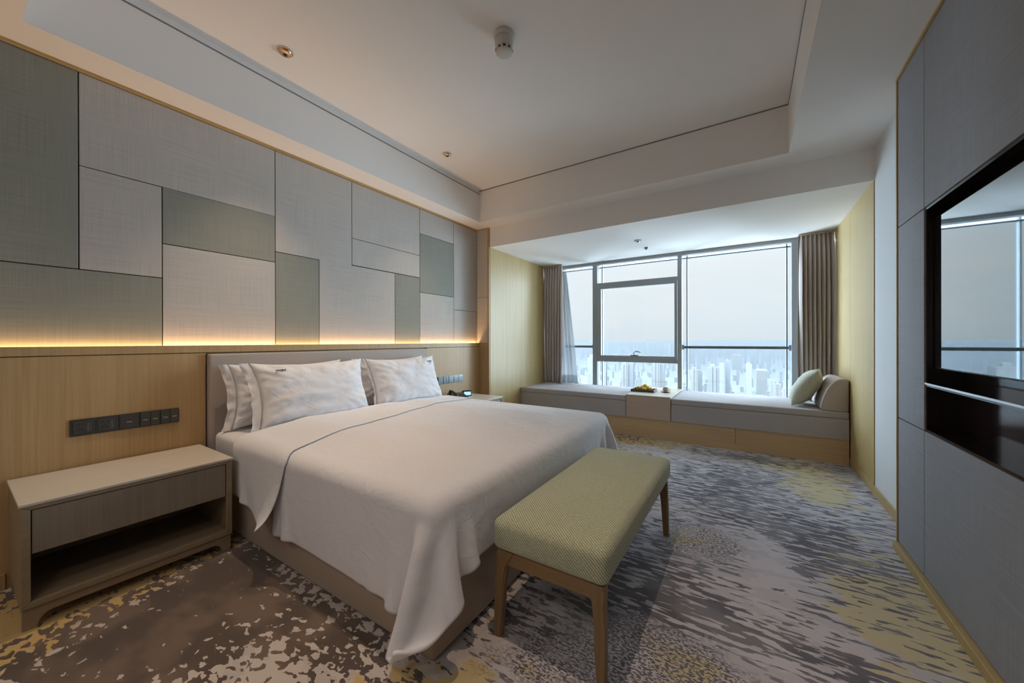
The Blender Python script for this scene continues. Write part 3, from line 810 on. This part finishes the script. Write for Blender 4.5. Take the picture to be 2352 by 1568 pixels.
# pillows
def bed_pillow(cx, cy, cz, w, h, th, lean, yaw, seed, label, flange=.05):
    ax = Vector((math.sin(R(yaw)), math.cos(R(yaw)), 0))                 # across the bed
    up = Vector((-math.cos(R(lean)), 0, math.sin(R(lean))))
    t = thing('bed_pillow', label, 'pillow', (cx, cy, cz), 'white pillows on the bed')
    m_ = frame((cx, cy, cz), ax, up)
    # local z must face the room
    p = pillow('pillowcase', w, h, th, M['linen'], seed, .012, 56, .12, flange, t, m_, crease=1.3)
    return p, m_
PB = 'plump white pillow '
bed_pillow(.165, 1.375, .795, .78, .42, .13, 83, 0, 2.1, PB+'at the back left against the headboard')
bed_pillow(.165, 2.27, .795, .78, .42, .13, 83, 0, 4.6, PB+'at the back right, hidden behind the front one', .02)
p1, m1 = bed_pillow(.345, 1.455, .792, .80, .465, .19, 70, 2, 7.7, PB+'at the front left, with a small embroidered mark')
p2, m2 = bed_pillow(.350, 2.285, .792, .80, .455, .19, 70, -1, 9.3, PB+'at the front right, beside the telephone table', .02)
def embroidery(m_, parent, u, v, z):
    bm = BM(); x = u
    for k, (w_, h_) in enumerate([(.010, .004), (.006, .006), (.008, .003), (.006, .006), (.004, .009), (.009, .003), (.006, .007)]):
        box(bm, x, x+w_*.8, v-h_/2, v+h_/2, z-.012, z+.001); x += w_+.002
    bmesh.ops.transform(bm, matrix=m_, verts=bm.verts)
    o = obj('embroidery', bm, mat('grey_thread', (.16, .15, .15), .8), parent); o['label'] = 'small grey stitched mark'
def surf_z(w, h, th, u, v):
    pu, pv = abs(u/(w/2)), abs(v/(h/2)); return th/2*(1-pu**2.6)**.55*(1-pv**2.6)**.55
embroidery(m1, p1, -.275, .155, surf_z(.80, .48, .20, -.25, .155)+.006)
embroidery(m2, p2, .235, .155, surf_z(.80, .45, .20, .27, .155)+.006)

# ================================================================ BENCH
bn = thing('bench', 'low bench with sage tweed cushion and walnut legs at the foot of the bed', 'bench', (2.335, 1.75, 0))
GX0, GX1, GY0, GY1 = 2.108, 2.572, 1.160, 2.335
def bench_cushion():
    bm = B(GX0, GX1, GY0, GY1, .335, .458, bev=.032, seg=6)
    bmesh.ops.subdivide_edges(bm, edges=[e for e in bm.edges if e.calc_length() > .2], cuts=10, use_grid_fill=True)
    for v in bm.verts:
        u = (v.co.x-(GX0+GX1)/2)/((GX1-GX0)/2); w_ = (v.co.y-(GY0+GY1)/2)/((GY1-GY0)/2)
        if v.co.z > .39: v.co.z += .014*(1-u*u)*(1-w_**4)
    return bm
obj('cushion', bench_cushion(), M['bench'], bn, True)
def leg(xa, ya, sx, sy):
    """tapered splayed leg, thick where it meets the rail"""
    bm = BM(); rings = []
    for z, k in ((0, 0), (.10, .18), (.20, .40), (.27, .62), (.31, .85), (.334, 1)):
        w = .030+.022*k; d = .030+.010*k
        cx_ = xa + sx*(.018*(1-k)) ; cy_ = ya + sy*(.020*(1-k))
        x0 = cx_-w/2-(0 if sx > 0 else 0); 
        ext = .030*max(0, (k-.55)/.45)**1.6                     # curve into the rail
        a0, a1 = cx_-w/2, cx_+w/2
        if sx > 0: a0 -= ext
        else: a1 += ext
        rings.append([bm.verts.new(p) for p in ((a0, cy_-d/2, z), (a1, cy_-d/2, z), (a1, cy_+d/2, z), (a0, cy_+d/2, z))])
    for a, b_ in zip(rings, rings[1:]):
        for i in range(4): bm.faces.new((a[i], a[(i+1) % 4], b_[(i+1) % 4], b_[i]))
    bm.faces.new(list(reversed(rings[0]))); bm.faces.new(rings[-1])
    bmesh.ops.bevel(bm, geom=[e for e in bm.edges if abs((e.verts[0].co-e.verts[1].co).z) > .02], offset=.005, segments=2, affect='EDGES')
    return bm
for sx in (-1, 1):
    for sy in (-1, 1):
        obj('leg', leg(2.34+sx*.190, 1.747+sy*.548, sx, sy), M['legwood'], bn)
for sy in (-1, 1):
    y = 1.747+sy*.548
    obj('rail', B(2.16, 2.52, y-.017, y+.017, .278, .3345, bev=.003), M['railwood'], bn)
for sx in (-1, 1):
    x = 2.34+sx*.185
    obj('rail', B(x-.014, x+.014, 1.225, 2.27, .290, .3345, bev=.003), M['legwood'], bn)

# ================================================================ NIGHTSTANDS
def nightstand(y0, y1, label):
    x0, x1 = .062, .552; t = thing('nightstand', label, 'nightstand', ((x0+x1)/2, (y0+y1)/2, 0), 'oak nightstands beside the bed')
    zt = .508
    obj('top', B(x0-.0, x1+.004, y0-.004, y1+.004, zt-.012, zt, bev=.002), M['nighttop'], t)
    fw = .026
    bm = BM()
    box(bm, x0, x1-.012, y0, y0+fw*.7, .098, zt-.0125); box(bm, x0, x1-.012, y1-fw*.7, y1, .098, zt-.0125)
    box(bm, x0, x0+.012, y0+.018, y1-.018, .10, zt-.013)
    obj('side_panels', bm, M['nightf'], t)
    # mitred front frame
    bm = BM()
    def bar(poly): prism(bm, poly, 'X', x1-.016, x1, bev=.0025)
    z0, z1 = .088, zt-.0125
    bar([(y0, z0), (y0+fw, z0+fw), (y0+fw, z1-.016), (y0, z1)]); bar([(y1, z0), (y1, z1), (y1-fw, z1-.016), (y1-fw, z0+fw)])
    bar([(y0, z0), (y1, z0), (y1-fw, z0+fw), (y0+fw, z0+fw)]); bar([(y0, z1), (y0+fw, z1-.016), (y1-fw, z1-.016), (y1, z1)])
    obj('front_frame', bm, M['nightf'], t)
    bm = BM(); box(bm, x0+.013, x1-.017, y0+.0185, y1-.0185, z0+.004, z0+fw-.001)
    obj('shelf', bm, M['nightf'], t)
    d = obj('drawer', B(x1-.030, x1-.005, y0+fw+.003, y1-fw-.003, .302, z1-.019, bev=.0015), M['night'], t)
    bm = BM(); box(bm, x0+.013, x1-.031, y0+.02, y1-.02, .33, z1-.02); obj('drawer_box', bm, M['gap'], t)
    # bracket feet: recessed base with curved feet
    xs = x1-.010
    def arch(ya, yb):
        pts = [(ya, 0), (ya+.034, 0)]
        for k in range(7):
            a = math.pi/2*k/6; pts.append((ya+.040+.040*(1-math.cos(a)), .005+.045*math.sin(a)))
        L_ = [(yb-(p[0]-ya), p[1]) for p in reversed(pts)]
        return pts+L_+[(yb, .086), (ya, .086)]
    obj('base_apron', prism(BM(), arch(y0+.004, y1-.004), 'X', xs-.022, xs, bev=.002), M['nightf'], t)
    for y in (y0+.006, y1-.040):
        obj('foot', B(x0, x0+.034, y, y+.034, 0, .086, bev=.002), M['nightf'], t)
    for y in (y0+.006, y1-.022): obj('side_rail', B(x0+.034, xs-.022, y, y+.016, .05, .086), M['nightf'], t)
    return t
nightstand(.158, .862, 'wide low oak nightstand with one drawer and open shelf under the dark sockets')
nightstand(2.835, 3.522, 'oak nightstand at the far side of the bed holding the telephone')

# telephone
P0 = Vector((.20, 3.14, .5085))
t = thing('telephone', 'black desk telephone on the far nightstand', 'telephone', P0)
PM = Matrix.Translation(P0) @ Matrix.Rotation(R(-20), 4, 'Z')
bm = BM(); prism(bm, [(-.09, 0), (.10, 0), (.10, .014), (-.03, .045), (-.09, .050)], 'Y', -.09, .09, bev=.004)
bmesh.ops.transform(bm, matrix=PM, verts=bm.verts); obj('base', bm, M['phone'], t)
bm = BM()
for i in range(4):
    for j in range(3): box(bm, .0+i*.018, .013+i*.018, .005+j*.022, .021+j*.022, 0.0, .005, bev=.001)
bmesh.ops.transform(bm, matrix=PM @ Matrix.Translation((.0, .0, .037)) @ Matrix.Rotation(R(13.5), 4, 'Y'), verts=bm.verts)
obj('keypad', bm, M['plate2'], t)['label'] = 'dark push buttons'
bm = BM(); tube(bm, [(-.085, -.055, .052), (-.07, -.055, .072), (-.02, -.055, .074), (.04, -.055, .060), (.075, -.055, .044), (.085, -.055, .028)], [.017, .019, .012, .012, .018, .017], 14)
bmesh.ops.transform(bm, matrix=PM, verts=bm.verts); obj('handset', bm, M['phone'], t, True)
bm = BM(); pts = [(-.075+.004*math.cos(k*1.1), -.10-.012*math.sin(k*.16)+.006*math.sin(k*1.1), .006+.005*k/60) for k in range(60)]
tube(bm, [(-.08+.0016*k, -.098+.006*math.sin(k*1.3), .006+.004*(1+math.cos(k*1.3))) for k in range(80)], .0018, 6)
bmesh.ops.transform(bm, matrix=PM, verts=bm.verts); obj('cord', bm, M['phone'], t, True)
# clock
P1 = Vector((.165, 3.335, .5085))
t = thing('alarm_clock', 'small dark alarm clock with a glowing blue display beside the telephone', 'clock', P1)
CMx = Matrix.Translation(P1) @ Matrix.Rotation(R(-35), 4, 'Z')
bm = BM(); prism(bm, [(-.045, 0), (.040, 0), (.046, .004), (.030, .062), (.024, .066), (-.035, .056)], 'Y', -.050, .050, bev=.004)
bmesh.ops.transform(bm, matrix=CMx, verts=bm.verts); obj('case', bm, M['clock'], t)
bm = B(-.002, .0012, -.040, .040, .010, .050); bmesh.ops.transform(bm, matrix=CMx @ Matrix.Translation((.0485, 0, .002)) @ Matrix.Rotation(R(-15), 4, 'Y'), verts=bm.verts)
obj('display', bm, M['lcd'], t)['label'] = 'pale blue lit display'

# ================================================================ SOCKETS AND SWITCHES
def plate(y, z, kind, label, group, m0='plate', m1='plate2'):
    t = thing('wall_socket' if kind == 'socket' else 'light_switch', label, 'socket' if kind == 'socket' else 'switch', (.049, y, z-.042), group)
    a, b_ = y-.0425, y+.0425; c, d = z-.043, z+.043
    obj('plate', B(.0485, .056, a, b_, c, d, bev=.002), M[m0], t)
    if kind == 'socket':
        ins = obj('insert', B(.056, .0585, y-.032, y+.032, z-.032, z+.032, bev=.001), M[m1], t)
        bm = BM()
        for (u, v, rot) in ((-.014, .016, 0), (.002, .016, 0), (-.016, -.014, 35), (.002, -.014, -35), (-.007, -.004, 0)):
            q_ = BM(); box(q_, .0580, .0590, -.0055, .0055, -.0018, .0018); bmesh.ops.transform(q_, matrix=Matrix.Translation((0, y+u, z+v)) @ Matrix.Rotation(R(rot), 4, 'X'), verts=q_.verts)
            me = bpy.data.meshes.new('x'); q_.to_mesh(me); q_.free(); bm.from_mesh(me); bpy.data.meshes.remove(me)
        obj('slots', bm, M['vent'], ins)
        obj('port_rim', B(.058, .0592, y+.016, y+.024, z-.022, z+.020), M['chromed'], ins)
    elif kind == 'wide':
        key = obj('key', B(.056, .0595, y-.036, y+.036, z-.038, z+.038, bev=.001), M[m1], t)
        obj('icon', B(.0594, .0600, y-.010, y+.012, z-.005, z-.001), M['mark'], key)
    else:
        for s in (-1, 1):
            yy = y+s*.0205
            key = obj('key', B(.056, .0595, yy-.0193, yy+.0193, z-.038, z+.038, bev=.001), M[m1], t)
            obj('icon', B(.0594, .0600, yy-.010, yy+.010, z-.006, z-.001), M['mark'], key)
z = .708; y = .342+.043
GL = 'graphite sockets and switches above the near nightstand'
plate(y, z, 'socket', 'leftmost graphite wall socket in the row above the near nightstand', GL)
plate(y+.0855, z, 'socket', 'second graphite wall socket in the row above the near nightstand', GL)
plate(y+.171, z, 'wide', 'graphite plate with one wide key in the middle of the row above the near nightstand', GL)
plate(y+.2565, z, 'double', 'graphite two-key switch next to the one wide key, above the near nightstand', GL)
plate(y+.342, z, 'double', 'graphite two-key switch at the bed end of the row above the near nightstand', GL)
GR = 'sockets and switches above the telephone'
M['plateb'] = mat('satin_grey_plate', (.10, .12, .13), .22, spec=.8); M['plateb2'] = mat('satin_grey_key', (.16, .19, .21), .18, spec=.9)
y = 2.972+.043
plate(y, z, 'wide', 'grey switch at the bed end of the row above the telephone', GR, 'plateb', 'plateb2')
plate(y+.0855, z, 'double', 'grey two-key switch second from the bed above the telephone', GR, 'plateb', 'plateb2')
plate(y+.171, z, 'wide', 'plain grey one-key switch in the middle of the row above the telephone', GR, 'plateb', 'plateb2')
plate(y+.2565, z, 'socket', 'grey wall socket above the alarm clock, next to the last one', GR, 'plateb', 'plateb2')
plate(y+.342, z, 'socket', 'grey wall socket at the window end of the row above the telephone', GR, 'plateb', 'plateb2')

# ================================================================ CITY OUTSIDE
GZ = -118.0
CD = .026
def dk(c): return tuple(x*CD for x in c)
def city_ground():
    t = NT('city_ground'); b = t.b; p = t.map()
    f = t.noise(p, .012, 4, .6); g_ = t.noise(p, .05, 3, .7)
    v = t.n('TexVoronoi'); t.l(p, v.inputs['Vector']); v.inputs['Scale'].default_value = .02
    c = t.mix(t.smooth(f, .4, .6), dk((.16, .30, .24)), dk((.38, .42, .42))); c = t.mix(t.smooth(g_, .5, .62), c, dk((.75, .75, .72)))
    c = t.mix(t.smooth(v.outputs['Distance'], .0, .12, 1, 0), c, dk((.6, .62, .64)))
    t.l(c, b.inputs['Base Color']); b.inputs['Roughness'].default_value = .9; return t.m
def sector(d0, d1, z0, z1):
    ta, tb = math.tan(R(-40)), math.tan(R(16))
    return prism(BM(), [(3+ta*d0, d0), (3+tb*d0, d0), (3+tb*d1, d1), (3+ta*d1, d1)], 'Z', z0, z1)
struct('ground', sector(120, 9000, GZ-1, GZ), city_ground())
def tower_mat(name, col, win, sx=.30, sz=.33):
    """rendered wall with rows of windows"""
    t = NT(name); b = t.b; sp = t.n('SeparateXYZ'); t.l(t.tc.outputs['Object'], sp.inputs[0])
    u = t.math('ADD', sp.outputs['X'], sp.outputs['Y'])
    fu = t.math('FRACT', t.math('MULTIPLY', u, sx)); fz = t.math('FRACT', t.math('MULTIPLY', sp.outputs['Z'], sz))
    a = t.math('MULTIPLY', t.math('GREATER_THAN', fu, .52), t.math('GREATER_THAN', fz, .45))
    cols = t.math('GREATER_THAN', t.math('FRACT', t.math('MULTIPLY', u, .082)), .48)
    a = t.math('MULTIPLY', a, cols)
    t.l(t.mix(a, dk(col), dk(win)), b.inputs['Base Color']); b.inputs['Roughness'].default_value = .8; return t.m
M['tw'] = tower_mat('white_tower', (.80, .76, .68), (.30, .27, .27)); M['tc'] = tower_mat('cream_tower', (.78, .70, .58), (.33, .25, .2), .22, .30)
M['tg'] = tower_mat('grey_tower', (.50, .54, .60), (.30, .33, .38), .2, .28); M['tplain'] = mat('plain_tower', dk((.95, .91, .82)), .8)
M['roofm'] = mat('tower_roof', (.55, .55, .55), .8)
def at(px, D):
    """point on the horizon line of sight through image column px at distance D along the view axis"""
    a = R(32.84); F = Vector((-math.sin(a), math.cos(a), 0)); r = Vector((math.cos(a), math.sin(a), 0))
    return CAM + F*D + r*((px-1176)/840.6*D)
FOOT = []
def clear(f): return all(f[1] < g[0] or f[0] > g[1] or f[3] < g[2] or f[2] > g[3] for g in FOOT)
def tower(pxa, pxb, ytop, D, m, label, name='apartment_tower', crown=True, slab=None, depth=None):
    pa, pb = at(pxa, D), at(pxb, D); w = (pb-pa).length; top = CAM.z-(ytop-784)/840.6*D
    c = (pa+pb)/2; dpt = depth or w*.9; hw = w*.5
    t = thing(name, label, 'building', (c.x, c.y, GZ), 'towers standing in front of the hazy city')
    x0, x1 = c.x-hw*.72, c.x+hw*.72; y0_, y1_ = c.y, c.y+dpt
    FOOT.append((x0-2, x1+2, y0_-w*.1, y1_+2))
    bm = BM(); box(bm, x0, x1, y0_, y1_, GZ, top)
    obj('walls', bm, m, t)
    if slab:
        bm = BM(); box(bm, x0+(x1-x0)*.30, x0+(x1-x0)*.44, y0_-w*.06, y0_, GZ, top+2); box(bm, x0+(x1-x0)*.66, x0+(x1-x0)*.8, y0_-w*.06, y0_, GZ, top+2)
        obj('balcony_bay', bm, m, t)
    if crown:
        bm = BM(); box(bm, x0+(x1-x0)*.18, x1-(x1-x0)*.35, y0_+dpt*.2, y1_-dpt*.3, top, top+w*.22)
        obj('roof_house', bm, M['tplain'], t)
    return t
tower(1327, 1342, 905, 420, M['tg'], 'dark grey block seen through the sheer curtain at the left of the window', crown=False)
tower(1345, 1372, 822, 620, M['tw'], 'pale tower just left of the first window post')
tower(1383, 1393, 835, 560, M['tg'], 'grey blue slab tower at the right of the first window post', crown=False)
tower(1424, 1444, 838, 560, M['tc'], 'cream striped tower under the left part of the opening window', slab=True)
tower(1444, 1456, 835, 600, M['tg'], 'shaded grey blue tower touching the cream striped one', crown=False)  # shaded only through its grey blue wall colour
tower(1495, 1518, 836, 560, M['tc'], 'cream striped tower under the right part of the opening window', slab=True)
tower(1518, 1527, 838, 610, M['tg'], 'narrow shaded tower close to the middle window post', crown=False)  # grey wall colour stands in for the shade
tower(1584, 1606, 851, 480, M['tc'], 'cream tower nearest the middle post in the wide window', slab=True)
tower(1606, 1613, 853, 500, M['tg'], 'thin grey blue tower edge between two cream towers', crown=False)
tower(1622, 1653, 846, 470, M['tw'], 'broad white tower in the wide window', slab=True)
tower(1651, 1664, 836, 455, M['tplain'], 'plain white stair tower joined to the broad white one', crown=False)
tower(1664, 1678, 830, 500, M['tg'], 'tall blue grey tower beside the broad white one', crown=True)
tower(1712, 1728, 838, 430, M['tplain'], 'single slender white tower with a dark cap in the wide window')
tower(1769, 1781, 876, 400, M['tw'], 'low white tower at the right of the wide window')
tower(1781, 1795, 884, 430, M['tc'], 'low cream block between two white blocks at the window corner', crown=False)
tower(1797, 1812, 895, 380, M['tw'], 'low white block nearest the right window post')
tower(1735, 1764, 853, 800, M['tc'], 'wide low building group left of the hazy ring road', crown=False, depth=60)
tower(1680, 1705, 817, 1500, M['tc'], 'broad pale office block behind the slender white tower', crown=False, depth=60)
# distant skyline and the low blocks between
rg = random.Random(3)
def far(px, wpx, ytop, D, m, grp, lab, name):
    pa, pb = at(px, D), at(px+wpx, D); w = (pb-pa).length; top = CAM.z-(ytop-784)/840.6*D; c = (pa+pb)/2
    f = (c.x-w*.46, c.x+w*.46, c.y-.2, c.y+w*.82)
    if not clear(f): return None
    FOOT.append(f)
    o = obj(name, B(c.x-w*.45, c.x+w*.45, c.y, c.y+w*.8, GZ, max(top, GZ+4)), m)
    return tag(o, lab, 'building', grp)
for k in range(150):
    px = 1290+rg.random()*540; D = 1500+rg.random()*1400; y = 789+rg.random()*12+ (4 if rg.random() < .3 else 0)
    far(px, 2+rg.random()*4, y, D, rg.choice([M['tg'], M['tw'], M['tplain'], M['tg']]), 'hazy towers along the city skyline', 'faint high-rise in the hazy skyline below the horizon', 'distant_high_rise')
for k in range(260):
    px = 1290+rg.random()*540; D = 520+rg.random()**1.3*1100; H_ = 8+rg.random()*22
    y = 784+(118+1.15-H_)/D*840.6
    far(px, (7+rg.random()*22)*900/D*.35, y, D, rg.choice([M['tw'], M['tc'], M['tplain'], M['tg']]), 'low city blocks between the towers', 'low pale city block between the towers', 'city_block')
# hazy air over the city
HZ = .042
def haze():
    m = bpy.data.materials.new('city_haze'); m.use_nodes = True; nt = m.node_tree; nt.nodes.clear()
    o = nt.nodes.new('ShaderNodeOutputMaterial'); s = nt.nodes.new('ShaderNodeVolumeScatter')
    s.inputs['Color'].default_value = (.93, .96, 1, 1); s.inputs['Density'].default_value =   .0009*HZ; s.inputs['Anisotropy'].default_value = 0
    ab = nt.nodes.new('ShaderNodeVolumeAbsorption'); ab.inputs['Color'].default_value = (0, 0, 0, 1); ab.inputs['Density'].default_value =   .0009*(1-HZ)
    ad = nt.nodes.new('ShaderNodeAddShader'); nt.links.new(s.outputs[0], ad.inputs[0]); nt.links.new(ab.outputs[0], ad.inputs[1])
    nt.links.new(ad.outputs[0], o.inputs['Volume']); return m
hz = obj('haze', sector(200, 8900, GZ+.5, 1.0), haze()); tag(hz, 'pale haze lying over the whole city outside the window', 'haze', kind='stuff')
